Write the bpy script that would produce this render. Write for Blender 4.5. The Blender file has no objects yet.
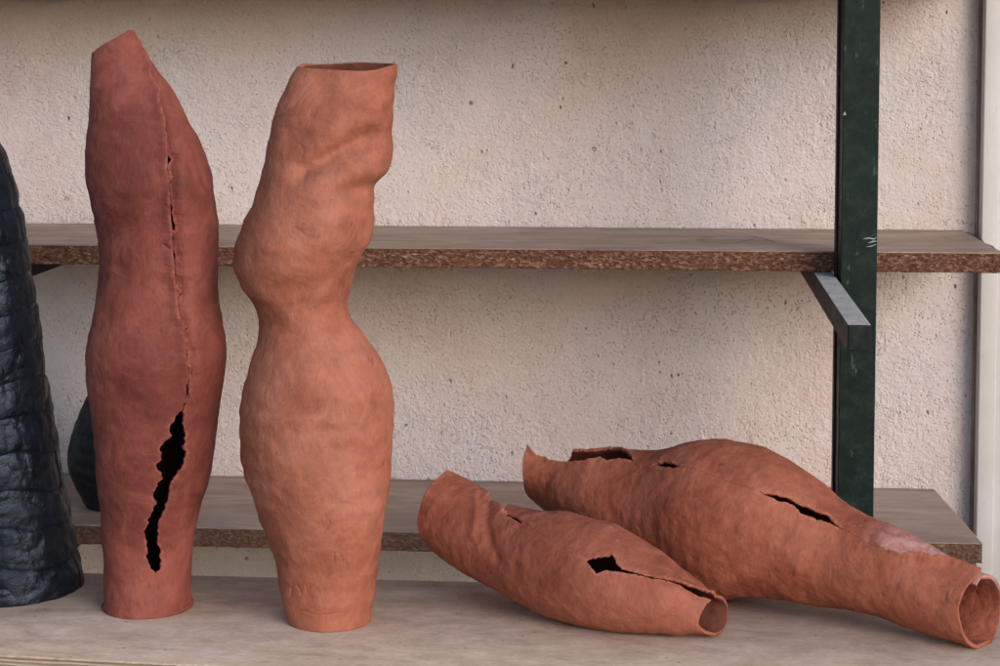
import bpy, math, random
import numpy as np
random.seed(7); rng = np.random.default_rng(11)
PI = math.pi; TAU = 2*PI
S = bpy.context.scene; COL = S.collection

# ------------------------------------------------------------------ camera
F = 1850.0; CX = 500.0; CY = 179.0                 # pixels of the 1000x666 photograph
CAM = np.array([0.0, -1.99, 0.456]); YAW = math.radians(4.5); PITCH = math.radians(4.0)
fw = np.array([-math.sin(YAW)*math.cos(PITCH), math.cos(YAW)*math.cos(PITCH), -math.sin(PITCH)])
rt = np.array([math.cos(YAW), math.sin(YAW), 0.0]); up = np.cross(rt, fw)
cd = bpy.data.cameras.new('camera'); cam = bpy.data.objects.new('camera', cd); COL.objects.link(cam)
cam.location = CAM; cam.rotation_euler = (PI/2-PITCH, 0, YAW)
cd.sensor_width = 36; cd.lens = F/1000*36; cd.shift_y = -(333-CY)/1000
cd.clip_start = 0.05; cd.clip_end = 200
S.camera = cam

def ray(px, py): return fw + rt*(px-CX)/F - up*(py-CY)/F
def at(px, py, depth): return CAM + ray(px, py)*depth
def at_y(px, py, Y): r = ray(px, py); return CAM + r*((Y-CAM[1])/r[1])
def at_z(px, py, Z): r = ray(px, py); return CAM + r*((Z-CAM[2])/r[2])
def proj(P):
    d = P-CAM; z = d@fw
    return CX+F*(d@rt)/z, CY-F*(d@up)/z

# ------------------------------------------------------------------ noise
def _h(ix, iy, iz, seed):
    n = (ix.astype(np.int64)*374761393 + iy.astype(np.int64)*668265263 + iz.astype(np.int64)*2147483647 + seed*974634777) & 0xffffffff
    n = ((n ^ (n >> 13))*1274126177) & 0xffffffff
    n = ((n ^ (n >> 16))*2246822519) & 0xffffffff
    return ((n ^ (n >> 15)) & 0xffffff)/float(0xffffff)*2-1
def vnoise(P, seed=0):
    Pi = np.floor(P); f = P-Pi; f = f*f*f*(f*(f*6-15)+10)
    x, y, z = Pi[..., 0], Pi[..., 1], Pi[..., 2]; fx, fy, fz = f[..., 0], f[..., 1], f[..., 2]
    r = 0
    for dx in (0, 1):
        for dy in (0, 1):
            for dz in (0, 1):
                w = (fx if dx else 1-fx)*(fy if dy else 1-fy)*(fz if dz else 1-fz)
                r = r + w*_h(x+dx, y+dy, z+dz, seed)
    return r
def fbm(P, oct=3, seed=0, gain=.5):
    r = 0; a = 1; s = 0
    for o in range(oct):
        r = r + a*vnoise(P*(2.03**o), seed+o*17); s += a; a *= gain
    return r/s
def n1(t, seed=0, oct=4, gain=.6):
    t = np.asarray(t, float); P = np.stack([t, t*0+seed*3.7+.5, t*0+.5], -1)
    return fbm(P, oct, seed, gain)
def smooth(a, b, x): t = np.clip((x-a)/(b-a), 0, 1); return t*t*(3-2*t)
def hermite(x, xs, ys):
    xs = np.asarray(xs, float); ys = np.asarray(ys, float)
    m = np.gradient(ys, xs, axis=0)
    i = np.clip(np.searchsorted(xs, x)-1, 0, len(xs)-2)
    h = xs[i+1]-xs[i]; t = np.clip((x-xs[i])/h, 0, 1)
    if ys.ndim > 1: h = h[:, None]; t = t[:, None]
    return (2*t**3-3*t**2+1)*ys[i]+(t**3-2*t**2+t)*h*m[i]+(-2*t**3+3*t**2)*ys[i+1]+(t**3-t**2)*h*m[i+1]

# ------------------------------------------------------------------ materials
def N(nt, typ, **kw):
    n = nt.nodes.new(typ)
    for k, v in kw.items():
        if k in n.inputs: n.inputs[k].default_value = v
        else: setattr(n, k, v)
    return n
def L(nt, a, b): nt.links.new(a, b)
def mat(name, rough=.8, spec=.3):
    m = bpy.data.materials.new(name); m.use_nodes = True; nt = m.node_tree
    b = nt.nodes['Principled BSDF']; b.inputs['Roughness'].default_value = rough
    b.inputs['Specular IOR Level'].default_value = spec
    return m, nt, b
def coords(nt, scale=(1, 1, 1), loc=(0, 0, 0)):
    tc = N(nt, 'ShaderNodeTexCoord'); mp = N(nt, 'ShaderNodeMapping')
    mp.inputs['Scale'].default_value = scale; mp.inputs['Location'].default_value = loc
    L(nt, tc.outputs['Object'], mp.inputs['Vector']); return mp.outputs['Vector']
def noise(nt, vec, scale, detail=4, rough=.55, dist=0):
    n = N(nt, 'ShaderNodeTexNoise', Scale=scale, Detail=detail, Roughness=rough, Distortion=dist)
    L(nt, vec, n.inputs['Vector']); return n.outputs['Fac']
def ramp(nt, fac, stops, interp='LINEAR'):
    r = N(nt, 'ShaderNodeValToRGB'); r.color_ramp.interpolation = interp
    el = r.color_ramp.elements
    while len(el) < len(stops): el.new(.5)
    for e, (p, c) in zip(el, stops):
        e.position = p; e.color = (*c, 1) if isinstance(c, tuple) else (c, c, c, 1)
    L(nt, fac, r.inputs['Fac']); return r.outputs['Color']
def mix(nt, fac, a, b, mode='MIX'):
    m = N(nt, 'ShaderNodeMix', data_type='RGBA', blend_type=mode)
    for s, v in ((m.inputs['Factor'], fac), (m.inputs['A'], a), (m.inputs['B'], b)):
        pass
    ins = {'f': m.inputs[0], 'a': m.inputs[6], 'b': m.inputs[7]}
    for k, v in (('f', fac), ('a', a), ('b', b)):
        if isinstance(v, (int, float)): ins[k].default_value = v if k == 'f' else (v, v, v, 1)
        elif isinstance(v, tuple): ins[k].default_value = (*v, 1)
        else: L(nt, v, ins[k])
    return m.outputs[2]
def math_(nt, op, a, b=0.0, c=None):
    m = N(nt, 'ShaderNodeMath', operation=op)
    for i, v in enumerate((a, b) if c is None else (a, b, c)):
        if isinstance(v, (int, float)): m.inputs[i].default_value = v
        else: L(nt, v, m.inputs[i])
    return m.outputs[0]
def bump(nt, b, h, strength=.5, dist=.001, prev=None):
    n = N(nt, 'ShaderNodeBump', Strength=strength, Distance=dist); L(nt, h, n.inputs['Height'])
    if prev: L(nt, prev, n.inputs['Normal'])
    L(nt, n.outputs['Normal'], b.inputs['Normal']); return n.outputs['Normal']

def clay(name, dark, base, light, seed=0.0, rough=.72):
    m, nt, b = mat(name, rough, .28)
    v = coords(nt, loc=(seed, seed*.7, seed*.3))
    big = noise(nt, v, 13, 5, .6, .4)
    c = ramp(nt, big, [(.3, dark), (.5, base), (.72, light)])
    med = noise(nt, v, 70, 5, .65, .6)
    c = mix(nt, .5, c, ramp(nt, med, [(.3, .36), (.7, .64)]), 'OVERLAY')
    vs = coords(nt, (1, 1, .35), (seed+3, 0, 0))
    fine = noise(nt, vs, 420, 3, .6)
    c = mix(nt, .22, c, ramp(nt, fine, [(.35, .35), (.65, .65)]), 'OVERLAY')
    mk = noise(nt, coords(nt, (1, 1, .28), (seed+8, 0, 0)), 150, 3, .6, 1.2)
    mks = math_(nt, 'MULTIPLY', ramp(nt, mk, [(.64, 0.0), (.70, 1.0)]), ramp(nt, noise(nt, v, 28, 3), [(.45, 0.0), (.6, 1.0)]))
    c = mix(nt, math_(nt, 'MULTIPLY', mks, .6), c, tuple(x*.55 for x in dark))
    pt = noise(nt, v, 32, 4, .7, 1.0)
    c = mix(nt, ramp(nt, pt, [(.5, 0.0), (.7, .45)]), c, tuple(min(1, x*1.18) for x in light))
    # pale dry crumbs along the torn edges, read from a mesh attribute
    at_ = N(nt, 'ShaderNodeAttribute', attribute_name='torn')
    crumb = math_(nt, 'MULTIPLY', at_.outputs['Fac'], ramp(nt, noise(nt, v, 260, 3), [(.42, 0.0), (.6, 1.0)]))
    c = mix(nt, math_(nt, 'MULTIPLY', crumb, .6), c, tuple(min(1, x*1.3+.01) for x in light))
    bl_ = N(nt, 'ShaderNodeAttribute', attribute_name='painted_sheen')
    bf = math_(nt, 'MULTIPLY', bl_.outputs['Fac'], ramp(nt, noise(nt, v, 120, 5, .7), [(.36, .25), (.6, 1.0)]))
    c = mix(nt, math_(nt, 'MULTIPLY', bf, .6), c, (.62, .40, .41))  # sky light on up-facing clay, painted as pale lavender
    # specks of grit
    vo = N(nt, 'ShaderNodeTexVoronoi', Scale=190); L(nt, v, vo.inputs['Vector'])
    sp = ramp(nt, vo.outputs['Distance'], [(.05, 1.0), (.12, 0.0)])
    sel = ramp(nt, noise(nt, v, 45, 2), [(.58, 0.0), (.66, 1.0)])
    c = mix(nt, math_(nt, 'MULTIPLY', math_(nt, 'MULTIPLY', sp, sel), .55), c, tuple(x*.45 for x in dark))
    L(nt, c, b.inputs['Base Color'])
    rr = ramp(nt, med, [(.3, rough-.1), (.7, rough+.1)]); L(nt, rr, b.inputs['Roughness'])
    p = bump(nt, b, pt, .35, .004)
    p = bump(nt, b, med, .5, .002, p)
    p = bump(nt, b, mks, -.5 if False else .4, .0006, p)
    p = bump(nt, b, fine, .45, .0007, p)
    bump(nt, b, math_(nt, 'SUBTRACT', 1.0, math_(nt, 'MULTIPLY', sp, sel)), .5, .0008, p)
    return m

# ------------------------------------------------------------------ object helpers
def link(name, me, parent=None, m=None, smooth_=True):
    o = bpy.data.objects.new(name, me); COL.objects.link(o)
    if parent is not None: o.parent = parent
    if m is not None:
        for x in (m if isinstance(m, (list, tuple)) else [m]): me.materials.append(x)
    if smooth_: me.polygons.foreach_set('use_smooth', [True]*len(me.polygons))
    return o
def tag(o, label=None, cat=None, group=None, kind=None):
    if label: o['label'] = label
    if cat: o['category'] = cat
    if group: o['group'] = group
    if kind: o['kind'] = kind
    return o
def empty(name, loc=(0, 0, 0)):
    o = bpy.data.objects.new(name, None); o.empty_display_size = .05; o.location = loc; COL.objects.link(o); return o
def mesh_np(name, V, Q, extra=None):
    me = bpy.data.meshes.new(name)
    V = np.asarray(V, np.float32); Q = np.asarray(Q, np.int32)
    faces = [Q] + ([np.asarray(e, np.int32) for e in extra] if extra is not None else [])
    loops = np.concatenate([f.ravel() for f in faces]); tot = np.concatenate([np.full(len(f), f.shape[1]) for f in faces])
    st = np.concatenate([[0], np.cumsum(tot)[:-1]])
    me.vertices.add(len(V)); me.vertices.foreach_set('co', V.ravel())
    me.loops.add(len(loops)); me.loops.foreach_set('vertex_index', loops)
    me.polygons.add(len(tot)); me.polygons.foreach_set('loop_start', st.astype(np.int32))
    me.update(calc_edges=True); me.validate(); return me
def grid_quads(nr, nc, off=0):
    i = np.arange(nr-1)[:, None]*nc+np.arange(nc-1)[None, :]+off
    return np.stack([i, i+1, i+nc+1, i+nc], -1).reshape(-1, 4)

# ------------------------------------------------------------------ vessels
class Tube:
    """centre line, frame and radii along v in 0..1"""
    def __init__(s, C, A, B, ra, rb, n=700):
        s.n = n; s.C, s.A, s.B, s.ra, s.rb = C, A, B, ra, rb
        s.vs = np.linspace(0, 1, n)
    def at(s, arr, v):
        f = np.clip(v, 0, 1)*(s.n-1); i = np.clip(f.astype(int), 0, s.n-2); t = f-i
        if arr.ndim > 1: t = t[..., None]
        return arr[i]*(1-t)+arr[i+1]*t
    def P(s, u, v):
        c, sn = np.cos(u), np.sin(u)
        return s.at(s.C, v)+(s.at(s.ra, v)*c)[..., None]*s.at(s.A, v)+(s.at(s.rb, v)*sn)[..., None]*s.at(s.B, v)
    def find(s, pix, urange):
        if not hasattr(s, '_g'):
            pass
        U, V = np.meshgrid(np.linspace(urange[0], urange[1], 500), np.linspace(0, 1, 900))
        P = s.P(U, V); X, Y = proj(P); Z = (P-CAM)@fw; out = []
        for (px, py) in pix:
            d2 = (X-px)**2+(Y-py)**2; near = d2 < max(4.0, d2.min()+1)
            k = np.argmin(d2+(Z-Z[near].min())*150*(Z > Z[near].min()))
            out.append((U.ravel()[k], V.ravel()[k]))
        return np.array(out)
    def edge(s, pix, urange):
        """a pixel path lying on the front of the tube -> u as a function of v"""
        a = s.find(pix, urange); a = a[np.argsort(a[:, 1])]
        return lambda v: np.interp(v, a[:, 1], a[:, 0])

def standing(rows, base_px, base_py, depth_ratio=None, Z0=0.0, n=700):
    """rows: (py_left, x_left, py_right, x_right) lists -> upright tube; base stands on height Z0"""
    Lp, Rp = rows; b = at_z(base_px, base_py, Z0); Y = b[1]
    lw = np.array([at_y(x, y, Y) for x, y in Lp]); rw = np.array([at_y(x, y, Y) for x, y in Rp])
    lw = lw[np.argsort(lw[:, 2])]; rw = rw[np.argsort(rw[:, 2])]
    z1 = max(lw[-1, 2], rw[-1, 2])
    z = np.linspace(Z0, z1, n)
    xl = hermite(z, lw[:, 2], lw[:, 0]); xr = hermite(z, rw[:, 2], rw[:, 0])
    C = np.stack([(xl+xr)/2, np.full(n, Y), z], -1); r = (xr-xl)/2
    rb = r.copy() if depth_ratio is None else r*depth_ratio((z-Z0)/(z1-Z0))
    rb = np.convolve(np.pad(rb, 30, mode='edge'), np.ones(61)/61, 'valid')
    A = np.tile([1.0, 0, 0], (n, 1)); B = np.tile([0, -1.0, 0], (n, 1))
    return Tube(C, A, B, r, rb, n)
def lying(st, n=700):
    """st: (px, py, depth, radius_px)"""
    P = np.array([at(a, b, d) for a, b, d, r in st]); R = np.array([r*d/F for a, b, d, r in st])
    R = np.minimum(R, 1e9)
    s = np.concatenate([[0], np.cumsum(np.linalg.norm(np.diff(P, axis=0), axis=1))]); s /= s[-1]
    t = np.linspace(0, 1, n); C = hermite(t, s, P); r = hermite(t, s, R)
    T = np.gradient(C, axis=0)
    k = np.ones(61)/61
    T = np.stack([np.convolve(np.pad(T[:, i], 30, mode='edge'), k, 'valid') for i in range(3)], -1)
    T /= np.linalg.norm(T, axis=1)[:, None]
    A = np.cross(T, np.array([0, 0, 1.0])); A /= np.linalg.norm(A, axis=1)[:, None]; B = np.cross(A, T)
    return Tube(C, A, B, r, r.copy(), n)

def vessel(name, tube, m, uS, uE, vlo=None, vhi=None, offS=None, offE=None, seed=0, jf=46, jg=.7, nu=440, nv=520,
           dent=.0016, ridge=.0006, ridge_k=60, locals_=(), strokes=(), thick=.003, cap=False, jag=.02, gap_extra=0.0,
           edge_w=.16, parent=None, closed=False, floor_z=None, lumps=.0005, inner=None, tear=None, painted_sheen=None):
    s = np.linspace(0, 1, nu)[None, :]; t = np.linspace(0, 1, nv)[:, None]
    lo = vlo(s) if vlo else s*0; hi = vhi(s) if vhi else s*0+1
    V = lo+(hi-lo)*t; V = V+np.zeros((nv, nu))
    Sg = s+np.zeros((nv, nu))
    if closed: U = Sg*TAU
    else:
        a, e = uS(V), uE(V)
        j = jag*n1(V*jf, seed+5, 5, jg)
        g = np.clip((a-e)/.12, 0, 1)
        a2 = a+j+g*jag*1.3*n1(V*60, seed+9, 3, .55); e2 = e+j+g*jag*1.3*n1(V*60, seed+23, 3, .55)
        if tear: e2 = e2-tear(V)*np.clip(n1(V*16, seed+61, 4, .6)+.22, 0, 1)*.10
        U = a2+Sg*(e2+TAU-a2)
    P = tube.P(U, V); Cc = tube.at(tube.C, V)
    D = P-Cc; D /= np.linalg.norm(D, axis=-1)[..., None]
    r = tube.at(tube.ra, V)
    d = dent*1.5*fbm(P*17, 2, seed)+dent*.6*fbm(P*48+7, 2, seed+3)+lumps*fbm(P*130, 2, seed+8)
    d = d + ridge*np.sin(V*TAU*ridge_k+2.2*fbm(P*22, 2, seed+31))*(.55+.9*fbm(P*30, 2, seed+41))
    for (px, py, rad, amp) in locals_:
        X, Y = proj(P); front = (D@(-fw)) > 0
        d = d+amp*np.exp(-((X-px)**2+(Y-py)**2)/(rad*rad))*front
    if strokes:
        X, Y = proj(P); front = (D@(-fw)) > 0.1
        for (pts, w, amp) in strokes:
            dd = np.full(X.shape, 1e9)
            for (x0, y0), (x1, y1) in zip(pts[:-1], pts[1:]):
                l2 = (x1-x0)**2+(y1-y0)**2+1e-9
                q = np.clip(((X-x0)*(x1-x0)+(Y-y0)*(y1-y0))/l2, 0, 1)
                dd = np.minimum(dd, (X-x0-q*(x1-x0))**2+(Y-y0-q*(y1-y0))**2)
            d = d+amp*np.exp(-dd/(w*w))*front
    torn = np.zeros_like(V)
    if not closed:
        arcS = Sg*TAU; arcE = (1-Sg)*TAU
        wS = np.exp(-(arcS/edge_w)**2); wE = np.exp(-(arcE/edge_w)**2)
        oS = offS(V) if offS else V*0; oE = offE(V) if offE else V*0
        d = d+wS*oS+wE*oE
        act = np.clip((np.abs(oS)+np.abs(oE))/.002+(a-e)/.05, 0, 1)
        near = np.exp(-(np.minimum(arcS, arcE)/.05)**2)
        d = d+act*near*.0007*fbm(P*300, 2, seed+77)
        torn = act*near
    if vlo is not None: torn = np.maximum(torn, .6*np.exp(-((V-lo)/.012)**2))
    P = P+D*d[..., None]
    if floor_z is not None: P[..., 2] = np.maximum(P[..., 2], floor_z+.0004)
    if cap:
        k = smooth(0, .012, V); 
        P[0, :, 2] = floor_z+.0004
    Pv = P.reshape(-1, 3); Q = grid_quads(nv, nu)
    # orientation
    q = Q[len(Q)//2+nu//3]; nrm = np.cross(Pv[q[1]]-Pv[q[0]], Pv[q[3]]-Pv[q[0]])
    if nrm@D.reshape(-1, 3)[q[0]] < 0: Q = Q[:, ::-1]; flip = True
    else: flip = False
    extra = None
    if cap:
        c = len(Pv); Pv = np.vstack([Pv, P[0].mean(0)+[0, 0, .001]])
        a_ = np.arange(nu-1); tri = np.stack([a_+1, a_, a_*0+c], -1)
        if flip: tri = tri[:, ::-1]
        extra = [tri]
    me = mesh_np(name, Pv, Q, extra)
    atr = me.attributes.new('torn', 'FLOAT', 'POINT')
    bv = np.zeros(len(Pv), np.float32)
    if painted_sheen: bv[:V.size] = painted_sheen(Sg, V).ravel()
    me.attributes.new('painted_sheen', 'FLOAT', 'POINT').data.foreach_set('value', bv)
    tv = np.zeros(len(Pv), np.float32); tv[:V.size] = torn.ravel(); atr.data.foreach_set('value', tv)
    import bmesh
    bm = bmesh.new(); bm.from_mesh(me); bmesh.ops.remove_doubles(bm, verts=bm.verts, dist=1e-5); bm.to_mesh(me); bm.free()
    o = link(name, me, parent, m)
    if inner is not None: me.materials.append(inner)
    so = o.modifiers.new('wall', 'SOLIDIFY'); so.thickness = thick; so.offset = -1; so.use_rim = True
    if inner is not None: so.material_offset = 1
    return o

# ------------------------------------------------------------------ clay materials
m_red = clay('red_clay', (.145, .034, .027), (.215, .056, .043), (.295, .090, .068), 1.3)
m_orange = clay('orange_clay', (.26, .074, .041), (.36, .121, .074), (.44, .170, .115), 5.1)
m_small = clay('brown_orange_clay', (.22, .060, .035), (.305, .093, .057), (.39, .138, .090), 9.7)
m_large = clay('rust_clay', (.23, .058, .031), (.325, .096, .054), (.41, .142, .088), 14.2)

m_in_black = clay('painted_shade_inside', (.012, .006, .005), (.02, .010, .008), (.035, .016, .012), 2.2, .9)  # shade inside the torn hole, put into the inner wall colour
m_in_red = clay('painted_dim_inside', (.11, .034, .022), (.15, .048, .032), (.20, .068, .046), 7.2, .9)  # clay colour darkened to stand for shade inside the mouths
def black_mat(name, c0, c1, rough):
    m, nt, b = mat(name, rough, .38); b.inputs['Specular Tint'].default_value = (.6, .75, 1.0, 1)
    v = coords(nt)
    n = noise(nt, v, 30, 5, .65, .5)
    L(nt, ramp(nt, n, [(.3, c0), (.7, c1)]), b.inputs['Base Color'])
    L(nt, ramp(nt, noise(nt, v, 55, 4), [(.3, rough-.06), (.7, rough+.25)]), b.inputs['Roughness'])
    p = bump(nt, b, noise(nt, v, 110, 4, .6, .5), .5, .003)
    bump(nt, b, noise(nt, v, 500, 3), .3, .0006, p)
    return m
m_black = black_mat('burnished_blue_black_clay', (.0015, .002, .0035), (.0045, .0065, .013), .34)
m_black2 = black_mat('matt_black_clay', (.008, .007, .008), (.016, .014, .015), .5)

# ------------------------------------------------------------------ vessel 1: tall dark red with a torn seam
Lp = [(93, 28), (93, 45.6), (90, 79), (89.5, 124), (87, 153.5), (89, 183), (96.5, 218), (101.5, 248), (101.5, 277), (97, 307),
      (89.4, 336), (88.4, 367), (92.5, 398), (96.7, 439.5), (99.8, 481), (103, 528), (105.5, 569.5), (105, 590), (104, 607)]
Rp = [(131, 28), (141, 43), (149, 57), (168.5, 86.7), (183, 116), (198, 141), (208, 168.5), (213, 198), (216.5, 228), (216, 262.6),
      (216, 297), (221, 325), (224.5, 346), (223.5, 377), (218, 413.5), (210.5, 465.5), (200, 512), (193, 549), (190.5, 580), (191, 590), (192, 607)]
t1 = standing((Lp, Rp), 148, 606, depth_ratio=lambda q: 1-.25*smooth(.8, 1, q))
eL = t1.edge([(130, 29), (137, 42), (143, 52), (147, 63), (149, 76), (155, 86), (156, 100), (161, 118), (164, 140), (166, 150), (166.5, 160), (169, 172), (169.5, 182),
              (170, 205), (171, 228), (173, 252), (176, 280), (178, 305), (183, 335), (187, 360), (189, 385), (182, 410), (169.5, 429.5), (161, 446),
              (160, 451), (157, 466), (162, 481), (155.6, 495.5), (154.6, 512), (149, 519), (148, 538), (146.4, 555), (149, 569), (154, 573), (154, 600)], (0, PI))
eR = t1.edge([(133, 29), (140, 42), (146, 52), (150, 63), (152, 76), (157, 86), (158, 100), (162, 118), (165, 140), (168, 150), (171.5, 160), (171.5, 172), (170, 182),
              (171, 205), (172, 228), (174, 252), (177, 280), (179, 305), (184, 335), (188, 360), (190, 385), (183.6, 410), (185.5, 433), (185.5, 457),
              (179.4, 471), (171, 485.6), (164.5, 512), (160, 522), (159.6, 548), (161, 563), (159, 571), (154, 573), (154, 600)], (0, PI))
v_of = lambda tube, py, u: tube.find([(proj(tube.P(np.array([u]), np.array([.5])))[0][0], py)], (0, PI))[0, 1]
def vrow(tube, z): return (z-tube.C[0, 2])/(tube.C[-1, 2]-tube.C[0, 2])
zr = lambda py: at_y(140, py, t1.C[0, 1])[2]
top30, top45, top50 = [vrow(t1, zr(p)) for p in (30, 46, 52)]
def hi1(s):
    return np.interp(s, [0, .02, .12, .3, .4, .7, .93, 1], [top30, top30, top30-.008, top45, top50, top50-.01, top50-.005, top50+.004])
vq = lambda py: vrow(t1, zr(py))
offS1 = lambda V: .0048*smooth(vq(395), vq(330), V)+.0012*smooth(vq(470), vq(440), V)*(1-smooth(vq(430), vq(400), V))
offE1 = lambda V: -.0055*smooth(vq(395), vq(330), V)
hole = [([(146, 80), (156, 95), (165, 130), (170, 175)], 3.0, .0007)]
folds = [([(165, 120), (168, 165), (172, 230), (176, 290), (186, 345), (189, 400)], 1.3, -.0035),
         ([(164, 245), (172, 251)], 1.2, -.002), ([(160, 330), (163, 338), (165, 333)], 1.0, -.0009)]
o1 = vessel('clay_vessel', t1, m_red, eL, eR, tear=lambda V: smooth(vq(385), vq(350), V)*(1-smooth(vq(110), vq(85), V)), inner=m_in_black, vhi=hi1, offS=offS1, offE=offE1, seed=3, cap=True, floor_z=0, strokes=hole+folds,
            ridge=.00025, ridge_k=26, jag=.075, jf=32, jg=.68, dent=.0015, edge_w=.12)
tag(o1, 'tall dark red clay vessel standing upright with a long torn seam and black hole', 'vessel', 'terracotta clay vessels on the table')
# pressed foot ring
a = np.linspace(0, TAU, 240, endpoint=False)
rows = []
bx, by = t1.C[0, 0], t1.C[0, 1]; br = t1.ra[0]-.0005
for rr, z in ((-.002, .0003), (.0004, .0003), (.0011, .0014), (.0009, .0030), (-.0003, .0040), (-.003, .0042)):
    jj = .0006*n1(a*9+z*300, 4)
    rows.append(np.stack([bx+(br+rr+jj)*np.cos(a), by+(br*.97+rr+jj)*np.sin(a), np.full(240, z)+(.0005*n1(a*12, 9) if z > .001 else 0)], -1))
Vv = np.concatenate([np.concatenate([r_, r_[:1]]) for r_ in rows])
fo = link('foot_ring', mesh_np('foot_ring', Vv, grid_quads(6, 241)), o1, m_red)

# ------------------------------------------------------------------ vessel 2: tall pale orange, waisted
Lp = [(299.5, 56), (297, 64.5), (290, 76), (285, 85), (274, 112), (268, 139), (263, 170.6), (254, 202), (242.5, 229), (236, 252), (238, 274), (247, 292), (257, 310),
      (259, 330), (251, 361.6), (242.5, 398), (242, 434), (246, 470.6), (259, 512), (271, 548.6), (282, 590), (290, 620)]
Rp = [(396.5, 56), (396, 64), (395, 74), (393.4, 85), (391, 112), (392, 139), (391, 161.6), (385, 174), (376, 184), (374, 202), (374, 229), (371, 243), (360.5, 261),
      (353, 283), (348, 301), (350.6, 318), (358.5, 330), (375, 351), (388, 382), (391.4, 413.5), (393, 444.7), (390.4, 486), (384, 528), (377, 580), (372, 620)]
t2 = standing((Lp, Rp), 332, 619, depth_ratio=lambda q: 1-.5*smooth(.72, 1, q))
u0 = lambda V: V*0
rim2 = lambda s: .9875+.0012*np.cos(s*TAU)-.006*np.abs(np.cos(s*TAU))**24-.0125*np.clip(np.sin(s*TAU), 0, 1)**1.3*(1+.3*np.cos(s*TAU))+.0012*np.sin(s*TAU*4+1)
strokes2 = [([(302, 171), (318, 163), (338, 154), (356, 146), (372, 139)], 11, -.0085),
            ([(322, 136), (345, 122), (368, 114)], 15, .0040), ([(312, 188), (340, 180), (362, 168)], 12, .0022),
            ([(372, 184), (360, 190)], 9, -.0014), ([(300, 145), (303, 152), (299, 158)], 1.5, -.0005),
            ([(296, 228), (306, 236), (316, 239)], 1.4, -.0005),
            ([(334, 553), (334, 565)], .9, -.0009), ([(334, 553), (339, 553)], .9, -.0008), ([(342, 556), (342, 563), (345, 560), (347, 565)], .9, -.0008),
            ([(350, 556), (352, 564), (353, 557)], .9, -.0007), ([(291, 588), (291, 596)], 1, -.0008), ([(297, 586), (301, 594)], 1, -.0008),
            ([(305, 586), (306, 592), (309, 586)], 1, -.0007), ([(340, 529), (343, 534), (350, 529), (352, 535)], .9, -.0006),
            ([(339, 416), (340, 424)], 1.3, -.0008), ([(350, 441), (353, 446)], 1.0, -.0006), ([(300, 610), (318, 615), (340, 613)], 1, -.0007)]
o2 = vessel('clay_vessel', t2, m_orange, u0, u0, inner=m_in_red, vhi=rim2, seed=21, cap=True, floor_z=0, closed=True, strokes=strokes2,
            locals_=[(275, 262, 26, .003), (330, 215, 26, .0022), (300, 290, 16, -.002), (352, 100, 20, .003), (320, 90, 16, -.0012)],
            ridge=.00045, ridge_k=24, dent=.0018, lumps=.0004)
tag(o2, 'tall pale orange clay vessel with a narrow waist standing upright without any hole', 'vessel', 'terracotta clay vessels on the table')

# ------------------------------------------------------------------ vessel 3: small lying
t3 = lying([(432, 507, 1.565, 37), (466, 528, 1.545, 39), (505, 547, 1.52, 42), (560, 566, 1.487, 53), (600, 577, 1.466, 52.5), (630, 587, 1.452, 47), (660, 597, 1.443, 39),
            (690, 608, 1.438, 29), (712, 615, 1.434, 22), (732, 621, 1.43, 21)])
lo_n = [(445, 471), (455, 477), (469, 483), (481, 486), (486, 494), (490, 501), (499, 505), (506, 513), (514, 518), (521, 521), (540, 534), (560, 547), (578, 558), (586, 561.5), (592, 568),
        (597, 573), (606, 571), (621, 572.5), (650, 578), (665, 580), (680, 583.5), (690, 589), (700, 595), (712, 598)]
lo_f = [(500, 503), (506, 510), (514, 515), (521, 520.5), (540, 534), (560, 547), (578, 558), (586, 561.5), (591, 560), (600, 557), (612, 556), (616, 562), (622, 569.5), (650, 576.5), (665, 580), (680, 583.8),
        (690, 587.5), (700, 591), (716, 597)]
eN3 = t3.edge(lo_n, (-.6, PI)); eF3 = t3.edge(lo_f, (-.6, PI))
vx = lambda tube, px, py: tube.find([(px, py)], (-.6, PI))[0, 1]
va3 = vx(t3, 503, 507)
vlo3 = lambda s: np.interp(s, [0, .2, .45, .7, .85, .96, 1], [va3, va3*.8, .12, .03, .012, .004, 0])+.004*n1(s*9, 2)
def mk_hi(tube, near, far, seed, eF, tilt=0.0):
    def f(s):
        u = eF(np.array([.97]))[0]+s*TAU
        w = (1+np.cos(u))/2
        return far+(near-far)*w-tilt*np.where(np.sin(u) < 0, np.sin(u), .25*np.sin(u))+.0015*n1(s*7, seed)
    return f
vm = lambda tube, px: float(np.interp(px, proj(tube.C)[0], tube.vs))
hi3 = mk_hi(t3, vm(t3, 703), vm(t3, 724), 3, eF3, .020)
v3 = lambda px: vm(t3, px)
offF3 = lambda V: .0042*smooth(v3(640), v3(682), V)+.0010*smooth(v3(585), v3(610), V)-.002*(1-smooth(v3(505), v3(540), V))
offN3 = lambda V: .0010*smooth(v3(585), v3(600), V)-.002*smooth(v3(640), v3(690), V)+.003*(1-smooth(v3(490), v3(530), V))
o3 = vessel('clay_vessel', t3, m_small, eF3, eN3, inner=m_in_red, vlo=vlo3, vhi=hi3, offS=offF3, offE=offN3, seed=51, floor_z=0, jag=.028,
            ridge=.00015, ridge_k=23, dent=.0016, thick=.0026, edge_w=.20,
            strokes=[([(489, 500), (486, 520), (490, 545), (498, 560)], 5, -.0022), ([(475, 492), (476, 515), (472, 535)], 4, .0012),
                     ([(504, 513), (512, 516), (520, 521)], 1.3, -.004), ([(503, 530), (520, 517), (545, 510)], 5, .0012)],
            locals_=[(665, 566, 9, .002), (682, 573, 7, .002)])
tag(o3, 'smaller lying terracotta vessel in front with torn pointed left end and ragged hole', 'vessel', 'terracotta clay vessels on the table')

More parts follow.
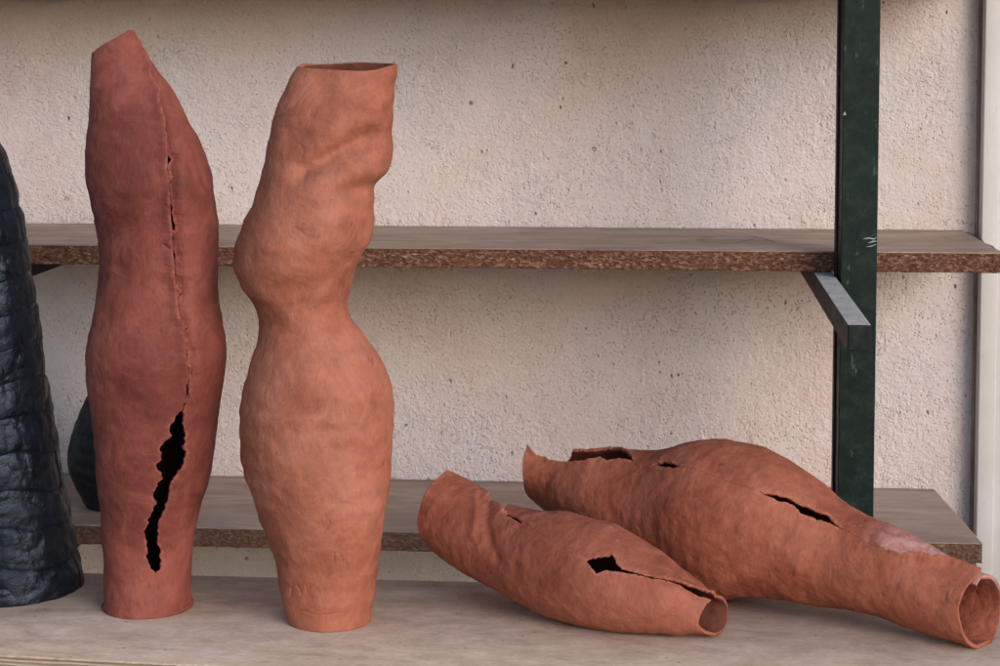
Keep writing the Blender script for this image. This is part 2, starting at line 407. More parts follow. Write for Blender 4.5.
# ------------------------------------------------------------------ vessel 4: large lying
t4 = lying([(528, 464, 1.64, 27), (560, 480, 1.625, 33), (600, 495, 1.602, 47), (655, 511, 1.575, 62), (715, 518, 1.546, 80), (768, 528, 1.52, 72), (800, 541, 1.505, 61), (832, 555, 1.49, 53),
            (880, 570, 1.465, 47), (930, 592, 1.44, 41), (970, 607, 1.42, 36.5), (1010, 621, 1.405, 36)])
near4 = [(525, 444), (531, 451), (537, 456), (545, 458), (548, 461), (560, 463), (580, 463), (590, 461), (600, 459), (607, 462), (620, 459.5), (632, 461), (642, 464), (648, 466), (654, 464.5),
         (663, 466), (672, 467), (680, 466), (700, 471), (735, 484), (758, 491.5), (766, 496.5), (775, 500), (785, 503), (795, 507), (801, 514), (812, 518), (826, 522), (841, 528), (868, 541), (890, 552),
         (905, 557), (920, 556), (935, 560), (950, 562), (962, 567)]
far4 = [(560, 468), (580, 468), (600, 466), (620, 466), (642, 468), (649, 467), (654, 463), (663, 460.5), (672, 462), (680, 466), (700, 471), (735, 484), (758, 491.5), (766, 494.5), (775, 496), (787, 499), (797, 505), (806, 508), (815, 512), (828, 516), (841, 527.5),
        (868, 541), (890, 554), (905, 560), (920, 561), (935, 565), (950, 568), (962, 573)]
eN4 = t4.edge(near4, (-.6, PI)); eF4 = t4.edge(far4, (-.6, PI))
v4 = lambda px: vm(t4, px)
va4 = v4(556); _eF4 = eF4
eF4 = lambda V: _eF4(V)+(1.86-_eF4(V))*(1-smooth(v4(596), v4(656), V))
vlo4 = lambda s: np.interp(s, [0, .06, .2, .5, .8, .94, 1], [va4+.012, va4+.005, va4*.8, .05, .025, .006, 0])+.003*n1(s*9, 8)
hi4 = mk_hi(t4, v4(969), v4(991), 7, eF4, .018)
offN4 = lambda V: .0012*(1-smooth(v4(590), v4(655), V))+.0008*smooth(v4(750), v4(780), V)*(1-smooth(v4(830), v4(860), V))+.0055*smooth(v4(875), v4(915), V)
offF4 = lambda V: .0008*(1-smooth(v4(620), v4(652), V))+.0010*smooth(v4(750), v4(780), V)*(1-smooth(v4(830), v4(860), V))-.0045*smooth(v4(875), v4(915), V)
o4 = vessel('clay_vessel', t4, m_large, eF4, eN4, painted_sheen=lambda s_, V: (1-smooth(.10, .24, s_))*smooth(v4(858), v4(905), V), vlo=vlo4, vhi=hi4, offS=offF4, offE=offN4, seed=83, floor_z=0, nv=620, jag=.022,  # sky sheen painted along the upper sheet towards the mouth
            ridge=.00015, ridge_k=33, dent=.0019, thick=.003, edge_w=.13, lumps=.0006,
            strokes=[([(868, 541), (890, 554), (905, 560)], 3, -.0018), ([(640, 467), (660, 468), (682, 470)], 2, .0010)])
tag(o4, 'larger lying terracotta vessel with fat belly, narrow slits and wide open right mouth', 'vessel', 'terracotta clay vessels on the table')

# ------------------------------------------------------------------ tall blue-black vessel at the left
Rp = [(x-6.5, y) for x, y in [(-14, 100), (-7, 125), (1, 146), (10.5, 172), (20.5, 210), (28, 255), (36, 308), (46, 383), (56, 443), (67.5, 510), (78, 563), (82.5, 587)]]
Lp = [(-62, 100), (-66, 200), (-64, 320), (-62, 440), (-59, 540), (-58, 587)]
t5 = standing((Lp, Rp), 12, 586)
coil = []
def black_vessel():
    tube = t5; nu, nv = 420, 700
    u = np.linspace(0, TAU, nu)[None, :]; v = np.linspace(0, 1, nv)[:, None]
    U, V = u+v*0, v+u*0
    P = tube.P(U, V); D = P-tube.at(tube.C, V); D /= np.linalg.norm(D, axis=-1)[..., None]
    k = 14
    ph = V*k+.22*fbm(P*np.array([14, 14, 9]), 3, 5)+.12*np.sin(U*2+V*9)
    fr = ph-np.floor(ph)
    d = .0011*np.sqrt(np.clip(4*fr*(1-fr), 0, 1))                         # each coil bulges
    cid = np.floor(ph)
    wob = n1(U*3+cid*11, 3, 3)
    crack = np.exp(-(np.minimum(fr, 1-fr)/.05)**2)*np.clip(.3+1.6*fbm(P*26, 2, 9), 0, 1)
    d = d-.0020*crack+.0011*wob
    # pressed finger facets
    cell = .0016*np.abs(fbm(P*np.array([46, 46, 62]), 2, 12))+.0012*fbm(P*95, 2, 4)
    d = d-cell
    P = P+D*d[..., None]; P[0, :, 2] = .0004
    c = nu*nv; Pv = np.vstack([P.reshape(-1, 3), P[0].mean(0)])
    Q = grid_quads(nv, nu); a_ = np.arange(nu-1); tri = np.stack([a_+1, a_, a_*0+c], -1)
    me = mesh_np('clay_vessel', Pv, Q, [tri])
    import bmesh
    bm = bmesh.new(); bm.from_mesh(me); bmesh.ops.remove_doubles(bm, verts=bm.verts, dist=1e-5); bm.to_mesh(me); bm.free()
    o = link('clay_vessel', me, None, m_black)
    so = o.modifiers.new('wall', 'SOLIDIFY'); so.thickness = .004; so.offset = -1
    return o
o5 = black_vessel()
tag(o5, 'tall blue-black vessel with horizontal coil ridges at the left end of the table', 'vessel')

# small black round vessel on the lower shelf, half hidden
ZL = -.014; ZU = .265; ZT = .551
Lp = [(112, 352), (105, 370), (89, 395), (82, 409), (73.5, 430), (70, 448), (70, 466), (74.7, 479), (81, 492), (86, 502)]
Rp = [(238-x, y) for x, y in Lp]
t6 = standing((Lp, Rp), 119, 504, Z0=ZL)
o6 = vessel('clay_vessel', t6, m_black2, u0, u0, seed=61, cap=True, floor_z=ZL, closed=True, nu=200, nv=200, ridge=.0006, ridge_k=12, thick=.004)
tag(o6, 'round-bellied matt black vessel on the lower shelf, half hidden behind the tall dark red vessel', 'vessel')

# ------------------------------------------------------------------ setting: stucco wall
def wall_mat():
    m, nt, b = mat('painted_stucco', .9, .2)
    v = coords(nt)
    big = noise(nt, v, 3.2, 4, .55, .3)
    c = ramp(nt, big, [(.34, (.66, .535, .49)), (.5, (.67, .59, .575)), (.66, (.645, .60, .625))])
    mid = noise(nt, v, 22, 5, .6)
    c = mix(nt, .35, c, ramp(nt, mid, [(.3, .42), (.7, .58)]), 'OVERLAY')
    vo = N(nt, 'ShaderNodeTexVoronoi', Scale=150, Randomness=1.0)
    vd = N(nt, 'ShaderNodeMapping'); vd.inputs['Scale'].default_value = (1, 1, .6)
    dn = N(nt, 'ShaderNodeTexNoise', Scale=60, Detail=3); L(nt, v, dn.inputs['Vector'])
    ad = N(nt, 'ShaderNodeVectorMath', operation='MULTIPLY_ADD'); ad.inputs[1].default_value = (.006, .006, .009)
    L(nt, dn.outputs['Color'], ad.inputs[0]); L(nt, v, ad.inputs[2]); L(nt, ad.outputs[0], vd.inputs['Vector'])
    L(nt, vd.outputs[0], vo.inputs['Vector'])
    pit = ramp(nt, vo.outputs['Distance'], [(.14, 1.0), (.30, 0.0)])
    msk = ramp(nt, noise(nt, v, 26, 3), [(.36, 0.0), (.52, 1.0)])
    rare = ramp(nt, vo.outputs['Color'], [(.66, 0.0), (.76, 1.0)])
    pm = math_(nt, 'MULTIPLY', math_(nt, 'MULTIPLY', pit, msk), rare)
    c = mix(nt, math_(nt, 'MULTIPLY', pm, .7), c, (.15, .11, .10))
    fs = N(nt, 'ShaderNodeTexVoronoi', Scale=330); L(nt, ad.outputs[0], fs.inputs['Vector'])
    fpit = math_(nt, 'MULTIPLY', ramp(nt, fs.outputs['Distance'], [(.2, 1.0), (.42, 0.0)]), ramp(nt, fs.outputs['Color'], [(.5, 0.0), (.66, 1.0)]))
    fpit = math_(nt, 'MULTIPLY', fpit, ramp(nt, noise(nt, v, 14, 3), [(.35, .25), (.6, 1.0)]))
    c = mix(nt, math_(nt, 'MULTIPLY', fpit, .34), c, (.30, .24, .22))
    # rare dark knocks
    v2 = N(nt, 'ShaderNodeTexVoronoi', Scale=19); L(nt, ad.outputs[0], v2.inputs['Vector'])
    kn = ramp(nt, v2.outputs['Distance'], [(.035, 1.0), (.06, 0.0)])
    kn = math_(nt, 'MULTIPLY', kn, ramp(nt, noise(nt, v, 9, 1), [(.45, 0.0), (.52, 1.0)]))
    c = mix(nt, math_(nt, 'MULTIPLY', kn, .75), c, (.12, .085, .07))
    L(nt, c, b.inputs['Base Color'])
    rg = noise(nt, v, 230, 4, .6, .3); lump = noise(nt, v, 75, 4, .6, .5)
    tr = ramp(nt, noise(nt, v, 6.5, 3, .6, 1.5), [(.35, .45), (.65, 1.25)])
    h = math_(nt, 'MULTIPLY', math_(nt, 'ADD', math_(nt, 'MULTIPLY', math_(nt, 'SUBTRACT', rg, .5), .6), math_(nt, 'MULTIPLY', math_(nt, 'SUBTRACT', lump, .5), .8)), tr)
    h = math_(nt, 'ADD', h, .6)
    h = math_(nt, 'ADD', h, math_(nt, 'MULTIPLY', noise(nt, v, 9, 2), .7))
    h = math_(nt, 'SUBTRACT', h, math_(nt, 'MULTIPLY', pm, 1.1)); h = math_(nt, 'SUBTRACT', h, math_(nt, 'MULTIPLY', kn, .8)); h = math_(nt, 'SUBTRACT', h, math_(nt, 'MULTIPLY', fpit, .35))
    dsp = N(nt, 'ShaderNodeDisplacement', Midlevel=.6, Scale=.0038); L(nt, h, dsp.inputs['Height'])
    L(nt, dsp.outputs[0], nt.nodes['Material Output'].inputs['Displacement'])
    m.displacement_method = 'BOTH'
    return m
mw = wall_mat()
def sheet_xz(x0, x1, z0, z1, Y, step):
    nx = int((x1-x0)/step)+1; nz = int((z1-z0)/step)+1
    X, Z = np.meshgrid(np.linspace(x0, x1, nx), np.linspace(z0, z1, nz))
    return mesh_np('wall', np.stack([X, X*0+Y, Z], -1).reshape(-1, 3), grid_quads(nz, nx))
XL, XR = -.72, .93
w = link('wall', sheet_xz(XL, XR, -.16, .62, 0, .00105), None, mw)
tag(w, 'pale pinkish rough stucco wall behind the shelves', 'wall')
# (the plain rest of the wall, outside the photograph, as one more slab of the same wall)
def box_mesh(name, lo, hi, bev=0.0, seg=2):
    import bmesh
    bm = bmesh.new(); bmesh.ops.create_cube(bm, size=1)
    for v in bm.verts:
        v.co = [lo[i]+(v.co[i]+.5)*(hi[i]-lo[i]) for i in range(3)]
    if bev: bmesh.ops.bevel(bm, geom=bm.edges[:], offset=bev, segments=seg, affect='EDGES', profile=.6)
    me = bpy.data.meshes.new(name); bm.to_mesh(me); bm.free(); return me
m_plain, nt, b = mat('plain_render', .9, .2); b.inputs['Base Color'].default_value = (.5, .43, .40, 1)
L(nt, ramp(nt, noise(nt, coords(nt), 6, 5), [(.3, (.5, .43, .39)), (.7, (.6, .54, .5))]), b.inputs['Base Color'])
link('wall_core', box_mesh('wall_core', (-3, .006, -.8), (1.0, .2, 1.7)), w, m_plain)

# floor
mf, nt, b = mat('concrete', .9, .2)
L(nt, ramp(nt, noise(nt, coords(nt), 4, 6), [(.3, (.26, .24, .22)), (.7, (.36, .34, .31))]), b.inputs['Base Color'])
fl = link('floor', box_mesh('floor', (-30, -40, -.9), (30, .0, -.8)), None, mf); tag(fl, kind='structure')

# white vertical frame on the wall
mfr, nt, b = mat('white_painted_metal', .55, .4)
v = coords(nt)
c = ramp(nt, noise(nt, v, 14, 5), [(.3, (.60, .58, .56)), (.7, (.68, .66, .65))])
c = mix(nt, ramp(nt, noise(nt, coords(nt, (1, 1, .2)), 120, 4), [(.66, 0.0), (.74, .5)]), c, (.35, .31, .28))
L(nt, c, b.inputs['Base Color']); bump(nt, b, noise(nt, v, 200, 3), .3, .0006)
fr = empty('window_frame', (at_y(986, 300, 0)[0], 0, -.14))
def ch(o, parent):
    o.parent = parent; o.matrix_parent_inverse = parent.matrix_basis.inverted(); return o
xa = at_y(980, 280, -.02)[0]
jm = ch(link('jamb', box_mesh('jamb', (xa, -.024, -.14), (xa+.018, .004, .75), .0015), None, mfr), fr)
js = ch(link('outer_strip', box_mesh('outer_strip', (xa+.0185, -.016, -.14), (xa+.07, .004, .75), .0012), None, mfr), fr)
jl = ch(link('shadow_strip', box_mesh('shadow_strip', (xa-.003, -.006, -.14), (xa-.0003, .004, .75), .0005), None, m_black2), fr)  # added strip drawing the shadow line beside the jamb
ms, nt, b = mat('painted_shadow_line', .8, .2); b.inputs['Base Color'].default_value = (.17, .12, .095, 1)  # brown stands for the shaded gap along the frame
L(nt, ramp(nt, noise(nt, coords(nt), 40, 4), [(.3, (.24, .18, .15)), (.7, (.40, .32, .27))]), b.inputs['Base Color'])
jl.data.materials[0] = ms
for (px, py) in ((990, 405), (989, 531)):
    p = at_y(px, py, -.0165)
    import bmesh
    bm = bmesh.new(); bmesh.ops.create_cone(bm, cap_ends=True, segments=20, radius1=.0022, radius2=.0015, depth=.0016)
    me = bpy.data.meshes.new('screw'); 
    for q in bm.verts: q.co = (q.co.x+p[0], q.co.z+p[1]-.0003, q.co.y+p[2])
    bm.to_mesh(me); bm.free()
    ch(link('screw', me, None, mfr, False), fr)
tag(fr, 'white vertical frame fixed to the wall at the right edge', 'frame')

# ------------------------------------------------------------------ shelves
def chip_mat(name='chipboard_edge', dull=.06):
    m, nt, b = mat(name, .85, .25)
    v = coords(nt, (1, 1, 2.2))
    n = noise(nt, v, 210, 5, .75, .8)
    c = ramp(nt, n, [(.28, (.022, .012, .009)), (.42, (.10, .043, .027)), (.55, (.19, .085, .052)), (.68, (.31, .16, .10)), (.8, (.46, .30, .21))])
    vo = N(nt, 'ShaderNodeTexVoronoi', Scale=260); L(nt, coords(nt, (1, 1, 2.0), (2, 0, 0)), vo.inputs['Vector'])
    fl_ = ramp(nt, vo.outputs['Color'], [(.60, 0.0), (.72, 1.0)], 'LINEAR')
    c = mix(nt, math_(nt, 'MULTIPLY', fl_, .5), c, (.44, .29, .21))
    vo2 = N(nt, 'ShaderNodeTexVoronoi', Scale=75); L(nt, coords(nt, (1, 1, 2.5), (5, 0, 0)), vo2.inputs['Vector'])
    pale = ramp(nt, vo2.outputs['Distance'], [(.10, 1.0), (.2, 0.0)])
    pale = math_(nt, 'MULTIPLY', pale, ramp(nt, noise(nt, coords(nt), 30, 2), [(.44, 0.0), (.5, 1.0)]))
    c = mix(nt, math_(nt, 'MULTIPLY', pale, .75), c, (.62, .47, .36))
    red = noise(nt, coords(nt, (1, 1, 1), (8, 1, 0)), 7, 3)
    c = mix(nt, math_(nt, 'MULTIPLY', red, .55), c, mix(nt, 1.0, c, (1.15, .78, .66), 'MULTIPLY'))
    c = mix(nt, dull, c, (.21, .135, .095))
    L(nt, c, b.inputs['Base Color'])
    p = bump(nt, b, n, .9, .003); bump(nt, b, vo.outputs['Distance'], .6, .0012, p)
    return m
def top_mat(name, a, b_, c_, scratch=.5):
    m, nt, b = mat(name, .45, .4)
    v = coords(nt, (1, 4, 1))
    c = ramp(nt, noise(nt, v, 6, 6, .6, 1.2), [(.3, a), (.5, b_), (.72, c_)])
    st = noise(nt, coords(nt, (1, 14, 1), (1, 0, 0)), 22, 5, .65, 1.5)
    c = mix(nt, .4, c, ramp(nt, st, [(.3, .38), (.7, .62)]), 'OVERLAY')
    du = noise(nt, coords(nt), 16, 6, .7)
    c = mix(nt, ramp(nt, du, [(.5, 0.0), (.75, .35)]), c, (.50, .41, .36))
    sc = noise(nt, coords(nt, (1, 8, 1), (0, 3, 0)), 110, 3, .6)
    c = mix(nt, ramp(nt, sc, [(.64, 0.0), (.72, scratch)]), c, tuple(x*.45 for x in a))
    L(nt, c, b.inputs['Base Color'])
    L(nt, ramp(nt, du, [(.35, .36), (.7, .6)]), b.inputs['Roughness'])
    p = bump(nt, b, st, .25, .001); bump(nt, b, sc, .25, .0008, p)
    return m
m_chip = chip_mat(); m_chip_low = chip_mat('worn_chipboard_edge', .5)
m_top = top_mat('shelf_laminate', (.215, .135, .098), (.33, .222, .165), (.44, .33, .27))
m_top_low = top_mat('shelf_laminate_low', (.26, .175, .13), (.37, .265, .21), (.47, .37, .315))

def sweep(name, x0f, x0b, x1f, x1b, prof, n, jit, seed, notch=None, pw_=1.0):
    """profile (y, z, amp) swept along x; ends cut on the skew between front and back"""
    prof = np.array(prof); yb, yf = prof[:, 0].max(), prof[:, 0].min()
    k = (prof[:, 0]-yf)/(yb-yf+1e-9)
    t = np.linspace(0, 1, n)[:, None]
    a = x0f+(x0b-x0f)*k; b = x1f+(x1b-x1f)*k**pw_+.0012*np.sin(k*23+seed)*(pw_ > 1)
    X = a[None, :]*(1-t)+b[None, :]*t
    Y = prof[:, 0][None, :]+t*0; Z = prof[:, 1][None, :]+t*0
    P = np.stack([X, Y, Z], -1); amp = prof[:, 2][None, :]
    Y = Y+amp*jit*fbm(P*np.array([260, 1, 420]), 3, seed, .7)
    Z = Z+amp*jit*.35*fbm(P*np.array([120, 1, 90]), 3, seed+7, .7)
    if notch: Y = Y+notch(X, P)*np.minimum(1, amp)
    P = np.stack([X, Y, Z], -1); m_ = len(prof)
    Pw = np.concatenate([P, P[:, :1]], 1)
    Q = grid_quads(n, m_+1)
    V = Pw.reshape(-1, 3)
    e0 = np.arange(m_)[None, :]; e1 = (n-1)*(m_+1)+np.arange(m_)[None, ::-1]
    me = mesh_np(name, V, Q, [e0, e1])
    import bmesh
    bm = bmesh.new(); bm.from_mesh(me); bmesh.ops.remove_doubles(bm, verts=bm.verts, dist=1e-6)
    bmesh.ops.recalc_face_normals(bm, faces=bm.faces); bm.to_mesh(me); bm.free(); return me
YF = -.222; YB = -.004; TH = .0195
def shelf(label, Z, x0, x1f, x1b, mt, seed, chip=None, notch=None, pw_=1.0):
    o = empty('shelf_board', (0, YF, Z))
    nz = 14
    zs = np.linspace(Z-TH, Z-.0016, nz)
    mid = [YF+(YB-YF)*q for q in np.linspace(.05, 1, 14)]
    prof = [(YF, z, 1.0) for z in zs]+[(y_, Z-.0016, 0) for y_ in mid]+[(y_, Z-TH, 0) for y_ in mid[::-1]]
    core = link('chipboard_core', sweep('chipboard_core', x0, x0, x1f, x1b, prof, 1400, .0016, seed, None, pw_), None, chip or m_chip); ch(core, o)
    prof = [(YF-.0006, Z-.0014, .6), (YF-.0008, Z-.0006, .6), (YF-.0002, Z-.0001, .5), (YF+.004, Z, 0)]+[(y_, Z, 0) for y_ in mid]+[(y_, Z-.0014, 0) for y_ in mid[::-1]]
    lam = link('laminate_top', sweep('laminate_top', x0, x0, x1f, x1b, prof, 1400, .0013, seed+3, notch, pw_), None, mt, False); ch(lam, o)
    tag(o, label, 'shelf', 'chipboard shelf boards on the rack')
    return o
xl = -.75
u1f = at_y(1003, 262, YF)[0]; u1b = at_y(963, 238, YB)[0]
su = shelf('middle chipboard shelf board behind the heads of the vessels, with ragged brown front edge', ZU, xl, u1f, u1b, m_top, 5, None, None, 2.2)
l1f = at_y(982, 560, YF)[0]; l1b = at_y(934, 497, YB)[0]
sl = shelf('low chipboard shelf board just behind the table, below the lying vessels', ZL, xl, l1f, l1b, m_top_low, 31, m_chip_low)
st_ = shelf('topmost chipboard shelf board shading the top of the wall', ZT, xl, u1f, u1b, m_top, 77)

# pencil leaf shape drawn on the middle shelf
def strip(name, pts, w, z, m, parent):
    pts = np.array(pts); T = np.gradient(pts, axis=0); T /= np.linalg.norm(T, axis=1)[:, None]
    Np = np.stack([-T[:, 1], T[:, 0]], -1)*w/2
    a = np.column_stack([pts+Np, np.full(len(pts), z)]); b = np.column_stack([pts-Np, np.full(len(pts), z)])
    V = np.stack([a, b], 1).reshape(-1, 3)
    o = link(name, mesh_np(name, V, grid_quads(len(pts), 2)[:, ::-1]), None, m); ch(o, parent); return o
m_pen, nt, b = mat('pencil', .8, .2); b.inputs['Base Color'].default_value = (.10, .075, .065, 1)
def zpath(px, Z, n=40):
    P = np.array([at_z(x, y, Z)[:2] for x, y in px]); t = np.linspace(0, 1, n); k = np.linspace(0, 1, len(px)); return hermite(t, k, P)
strip('pencil_mark', zpath([(697, 240.5), (715, 236.5), (735, 234.3), (752, 236), (776, 242.5)], ZU), .0011, ZU+.0003, m_pen, su)
strip('pencil_mark', zpath([(697, 240.5), (722, 243.2), (742, 242.2), (757, 237)], ZU), .0010, ZU+.0003, m_pen, su)

# ------------------------------------------------------------------ steel rack: posts and brackets (one welded thing)
def paint_mat(name, base, worn, s=0.0, thr=.62):
    m, nt, b = mat(name, .5, .22)
    v = coords(nt, loc=(s, 0, 0))
    c = ramp(nt, noise(nt, v, 18, 5, .65), [(.3, tuple(x*.7 for x in base)), (.7, tuple(x*1.35 for x in base))])
    gr = noise(nt, v, 85, 6, .75)
    c = mix(nt, ramp(nt, gr, [(.46, 0.0), (.72, .55)]), c, (.035, .05, .043))
    sc = noise(nt, coords(nt, (1, 1, .25), (s+4, 0, 0)), 160, 4, .7)
    c = mix(nt, ramp(nt, sc, [(thr, 0.0), (thr+.06, .6)]), c, worn)
    L(nt, c, b.inputs['Base Color'])
    L(nt, ramp(nt, gr, [(.3, .38), (.7, .68)]), b.inputs['Roughness'])
    bump(nt, b, gr, .35, .0008); return m
m_green = paint_mat('dark_green_paint', (.004, .014, .012), (.10, .13, .115))
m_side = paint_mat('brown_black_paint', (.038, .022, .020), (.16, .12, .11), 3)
m_dark = paint_mat('black_green_paint', (.007, .010, .011), (.14, .14, .14), 6)
m_grey, nt, b = mat('pale_grey_metal', .6, .4)  # bracket top face, paler grey than the other faces
v = coords(nt); c = ramp(nt, noise(nt, v, 40, 6, .7), [(.3, (.36, .36, .35)), (.7, (.56, .555, .54))])
c = mix(nt, ramp(nt, noise(nt, v, 110, 4), [(.6, 0.0), (.68, .6)]), c, (.10, .08, .07)); L(nt, c, b.inputs['Base Color'])
bump(nt, b, noise(nt, v, 150, 4), .4, .0008)
rack = empty('shelf_rack', (0, YF-.02, -.8)); tag(rack, 'dark green steel rack with a square post and a protruding bracket end', 'rack')
def sub_box(name, lo, hi, mats, faces, bev=.0012):
    me = box_mesh(name, lo, hi, bev, 3)
    for m in mats: me.materials.append(m)
    for p in me.polygons:
        n = p.normal
        for (ax, sg, idx) in faces:
            if n[ax]*sg > .8: p.material_index = idx
    o = bpy.data.objects.new(name, me); COL.objects.link(o); ch(o, rack); return o
# right post (front face green, left face brown-black)
yp0 = YF-.044; yp1 = YF-.004
xp0 = at_y(841.5, 200, yp0)[0]; xp1 = at_y(878, 200, yp0)[0]
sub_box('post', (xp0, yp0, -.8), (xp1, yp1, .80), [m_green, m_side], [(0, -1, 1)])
# weld line / inner lip on the left face
sub_box('post_lip', (xp0-.0022, yp1-.013, -.8), (xp0-.0002, yp1-.0005, .80), [m_side], [], .0004)
pw = xp1-xp0
# left post, just outside the photograph
xq1 = at_y(-14, 200, yp0)[0]
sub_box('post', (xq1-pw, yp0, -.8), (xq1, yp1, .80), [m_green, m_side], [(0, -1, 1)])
def bracket(xb0, xb1, ztop, skew, yend):
    h = .0205
    lo = (xb0, yend, ztop-h); hi = (xb1, YB-.004, ztop)
    o = sub_box('bracket', lo, hi, [m_dark, m_grey, m_side], [(2, 1, 1), (0, -1, 2)])
    me = o.data
    for v_ in me.vertices: v_.co.x += skew*(v_.co.y-YF)        # welded a little out of square
    # end cap plate
    return o
yb_end = at_z(860, 325, ZU-TH-.001)[1]
xb1 = at_z(872, 325.5, ZU-TH-.001)[0]; xb0 = at_z(848, 325.5, ZU-TH-.001)[0]
wB = xb1-xb0
xback = xp0-.0026     # right side at the shelf front, against the post's left face
for Zs in (ZU, ZT, ZL):
    if Zs == ZL: continue
    sk = (xb1-xback)/(yb_end-YF)
    bracket(xback-wB, xback, Zs-TH-.001, sk, yb_end)
    x2 = at_z(52, 276, ZU-TH-.001)[0]
    x2 = at_y(8, 276, YF)[0]
    bracket(x2-wB, x2, Zs-TH-.001, 0.0, YF-.2 if Zs == ZU else YF-.012)
# short brackets carrying the low board, hidden under it
bracket(xback-wB, xback, ZL-TH-.001, 0, YF+.002); bracket(at_y(40, 560, YF)[0], at_y(40, 560, YF)[0]+wB, ZL-TH-.001, 0, YF+.002)
# scuff on the post beside the shelf
m_scuff, nt, b = mat('bare_scuff', .5, .4); b.inputs['Base Color'].default_value = (.42, .45, .45, 1)
def vstrip(pts, w, Y):
    P = np.array([at_y(x, y, Y) for x, y in pts]); n = len(P)
    ww = w*np.sin(np.linspace(.15, PI-.15, n))
    V = np.stack([P+np.array([0, 0, 1])*ww[:, None]/2, P-np.array([0, 0, 1])*ww[:, None]/2], 1).reshape(-1, 3)
    me = mesh_np('scuff', V, grid_quads(n, 2)); o = link('scuff', me, None, m_scuff); ch(o, rack)
for pts, w_ in (([(863, 239), (869, 238), (874, 239), (877.5, 237)], .0012), ([(868, 243), (873, 241.5), (877.5, 241)], .0013), ([(871, 236), (877, 233.5)], .0008),
                ([(866, 247), (872, 246), (877, 244)], .0008), ([(843, 115), (845, 113), (846, 115)], .003)):
    vstrip(pts, w_, yp0-.0003)

# ------------------------------------------------------------------ table
m_tab, nt, b = mat('weathered_plywood', .62, .3)
v = coords(nt, (1, 3.0, 1))
c = ramp(nt, noise(nt, v, 5, 6, .62, 2.0), [(.28, (.45, .325, .245)), (.5, (.58, .445, .35)), (.75, (.67, .555, .475))])
gr = noise(nt, coords(nt, (1, 9, 1), (.4, 0, 0)), 14, 6, .7, 3.5)
c = mix(nt, .45, c, ramp(nt, gr, [(.3, .38), (.7, .62)]), 'OVERLAY')
st2 = noise(nt, coords(nt, (1, 2, 1), (5, 2, 0)), 9, 6, .75, .5)
c = mix(nt, ramp(nt, st2, [(.52, 0.0), (.72, .42)]), c, (.24, .185, .145))
c = mix(nt, ramp(nt, noise(nt, coords(nt, (1, 2, 1), (9, 2, 0)), 12, 5, .7), [(.56, 0.0), (.75, .45)]), c, (.60, .57, .54))
sc = noise(nt, coords(nt, (1, 3.5, 1), (3, 0, 0)), 75, 5, .75)
c = mix(nt, ramp(nt, sc, [(.64, 0.0), (.70, .6)]), c, (.16, .12, .09))
sm = noise(nt, coords(nt, (1, 1.5, 1), (13, 0, 0)), 22, 4, .6)
c = mix(nt, ramp(nt, sm, [(.66, 0.0), (.74, .4)]), c, (.36, .17, .11))
L(nt, c, b.inputs['Base Color'])
fb = noise(nt, coords(nt, (1, 9, 1), (31, 0, 0)), 170, 3, .6)
c = mix(nt, .5, c, ramp(nt, fb, [(.36, .34), (.64, .66)]), 'OVERLAY')
bl = noise(nt, coords(nt, (1, 1.3, 1), (21, 0, 0)), 34, 6, .72, .4)
c = mix(nt, .55, c, ramp(nt, bl, [(.34, .36), (.66, .64)]), 'OVERLAY')
pk = N(nt, 'ShaderNodeTexVoronoi', Scale=95); L(nt, coords(nt), pk.inputs['Vector'])
pks = math_(nt, 'MULTIPLY', ramp(nt, pk.outputs['Distance'], [(.07, 1.0), (.15, 0.0)]), ramp(nt, pk.outputs['Color'], [(.66, 0.0), (.74, 1.0)]))
c = mix(nt, math_(nt, 'MULTIPLY', pks, .7), c, (.10, .07, .055))
L(nt, c, b.inputs['Base Color'])
p = bump(nt, b, gr, .22, .0012); bump(nt, b, sc, .3, .0008, p)
m_ply, nt, b = mat('plywood_edge', .8, .25)
tc = N(nt, 'ShaderNodeTexCoord'); sp_ = N(nt, 'ShaderNodeSeparateXYZ'); L(nt, tc.outputs['Object'], sp_.inputs[0])
wv = math_(nt, 'ADD', math_(nt, 'MULTIPLY', sp_.outputs['Z'], 330.0), math_(nt, 'MULTIPLY', noise(nt, coords(nt), 20, 3), 1.2))
wv = math_(nt, 'FRACT', wv)
c = ramp(nt, wv, [(0, (.16, .11, .07)), (.15, (.52, .44, .34)), (.5, (.46, .38, .29)), (.55, (.25, .18, .13)), (.95, (.3, .22, .16))])
c = mix(nt, .4, c, ramp(nt, noise(nt, coords(nt, (1, 1, 6)), 90, 4), [(.3, .3), (.7, .65)]), 'OVERLAY'); L(nt, c, b.inputs['Base Color'])
tb = empty('table', (0, -.5, 0))
yt1 = at_z(380, 579.5, 0)[1]
e0 = at_z(0, 655, 0); e1 = at_z(230, 666.5, 0)
sl_ = (e1[1]-e0[1])/(e1[0]-e0[0])
import bmesh
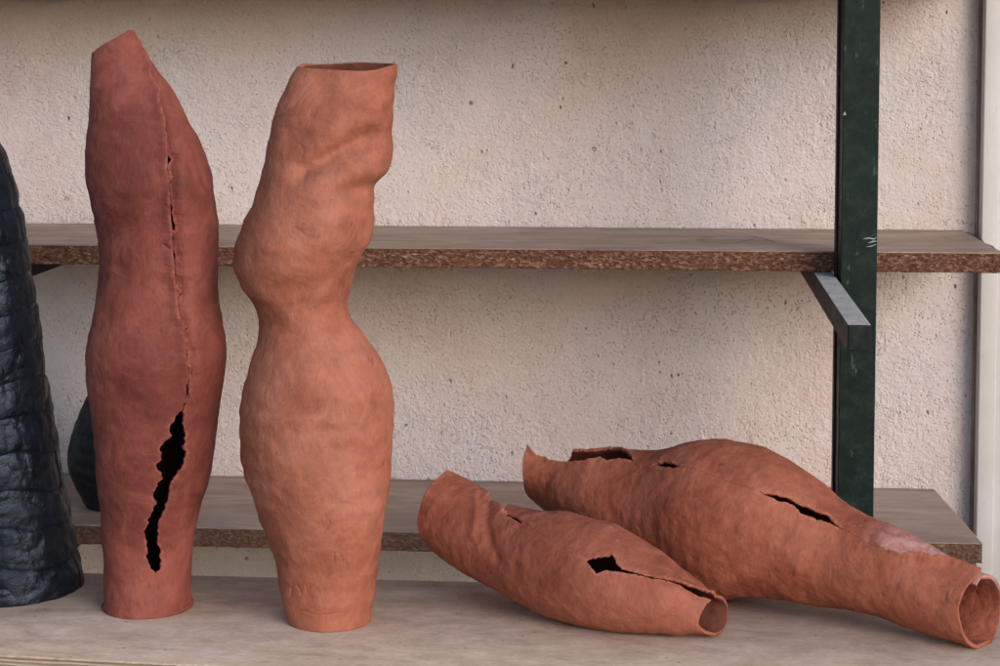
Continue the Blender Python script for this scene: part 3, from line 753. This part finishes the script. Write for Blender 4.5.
def slab(name, z0, z1, x0, x1, yb, dy, m, jit=0, seed=0):
    n = 500; xs = np.linspace(x0, x1, n)
    yf = e0[1]+sl_*(xs-e0[0])*np.where(xs < e1[0]+.05, 1, 1); yf = np.maximum(yf, e1[1]-.03)+dy+jit*n1(xs*160, seed)
    prof = []
    rows = []
    b_ = .0008
    for (yy, zz) in ((yf, z0), (yf, z1-b_), (yf+b_, z1), (np.full(n, yb-b_), z1), (np.full(n, yb), z1-b_), (np.full(n, yb), z0)):
        rows.append(np.stack([xs, yy, np.full(n, zz)], -1))
    V = np.stack(rows+[rows[0]], 1); Q = grid_quads(n, 7); V = V.reshape(-1, 3)
    me = mesh_np(name, V, Q, [np.arange(6)[None, :], ((n-1)*7+np.arange(6))[None, ::-1]])
    bm = bmesh.new(); bm.from_mesh(me); bmesh.ops.remove_doubles(bm, verts=bm.verts, dist=1e-6); bmesh.ops.recalc_face_normals(bm, faces=bm.faces); bm.to_mesh(me); bm.free()
    return me
ch(link('tabletop', slab('tabletop', -.0018, 0, -.75, .95, yt1, 0, m_tab, .0006, 4), None, m_tab, False), tb)
ch(link('plywood_core', slab('plywood_core', -.018, -.0019, -.75, .95, yt1-.001, .0008, m_ply, .0005, 9), None, m_ply, False), tb)
tag(tb, 'pale weathered plywood table carrying the terracotta vessels', 'table')

# ------------------------------------------------------------------ light
wd = bpy.data.worlds.new('World'); S.world = wd; wd.use_nodes = True; nt = wd.node_tree
sky = nt.nodes.new('ShaderNodeTexSky'); sky.sky_type = 'NISHITA'; sky.sun_disc = False
EL, AZ = math.radians(21), math.radians(141)     # azimuth from +Y clockwise: light comes from the camera's side, a little right
sky.sun_elevation = EL; sky.sun_rotation = AZ; sky.air_density = 1.0; sky.dust_density = 1.2; sky.ozone_density = 1.0
bg = nt.nodes['Background']; bg.inputs['Strength'].default_value = .15; L(nt, sky.outputs[0], bg.inputs['Color'])
sd = bpy.data.lights.new('sun', 'SUN'); sd.energy = 1.5; sd.angle = math.radians(32); sd.color = (1, .95, .95)
so = bpy.data.objects.new('sun', sd); COL.objects.link(so)
from mathutils import Vector
dirv = Vector((math.sin(AZ)*math.cos(EL), math.cos(AZ)*math.cos(EL), math.sin(EL)))
so.rotation_euler = dirv.to_track_quat('Z', 'Y').to_euler(); so.location = (1, -3, 3)

S.render.engine = 'CYCLES'
S.view_settings.view_transform = 'Standard'; S.view_settings.look = 'None'
S.view_settings.exposure = 0.1; S.view_settings.gamma = 1.0
S.render.resolution_x = 1024; S.render.resolution_y = 682
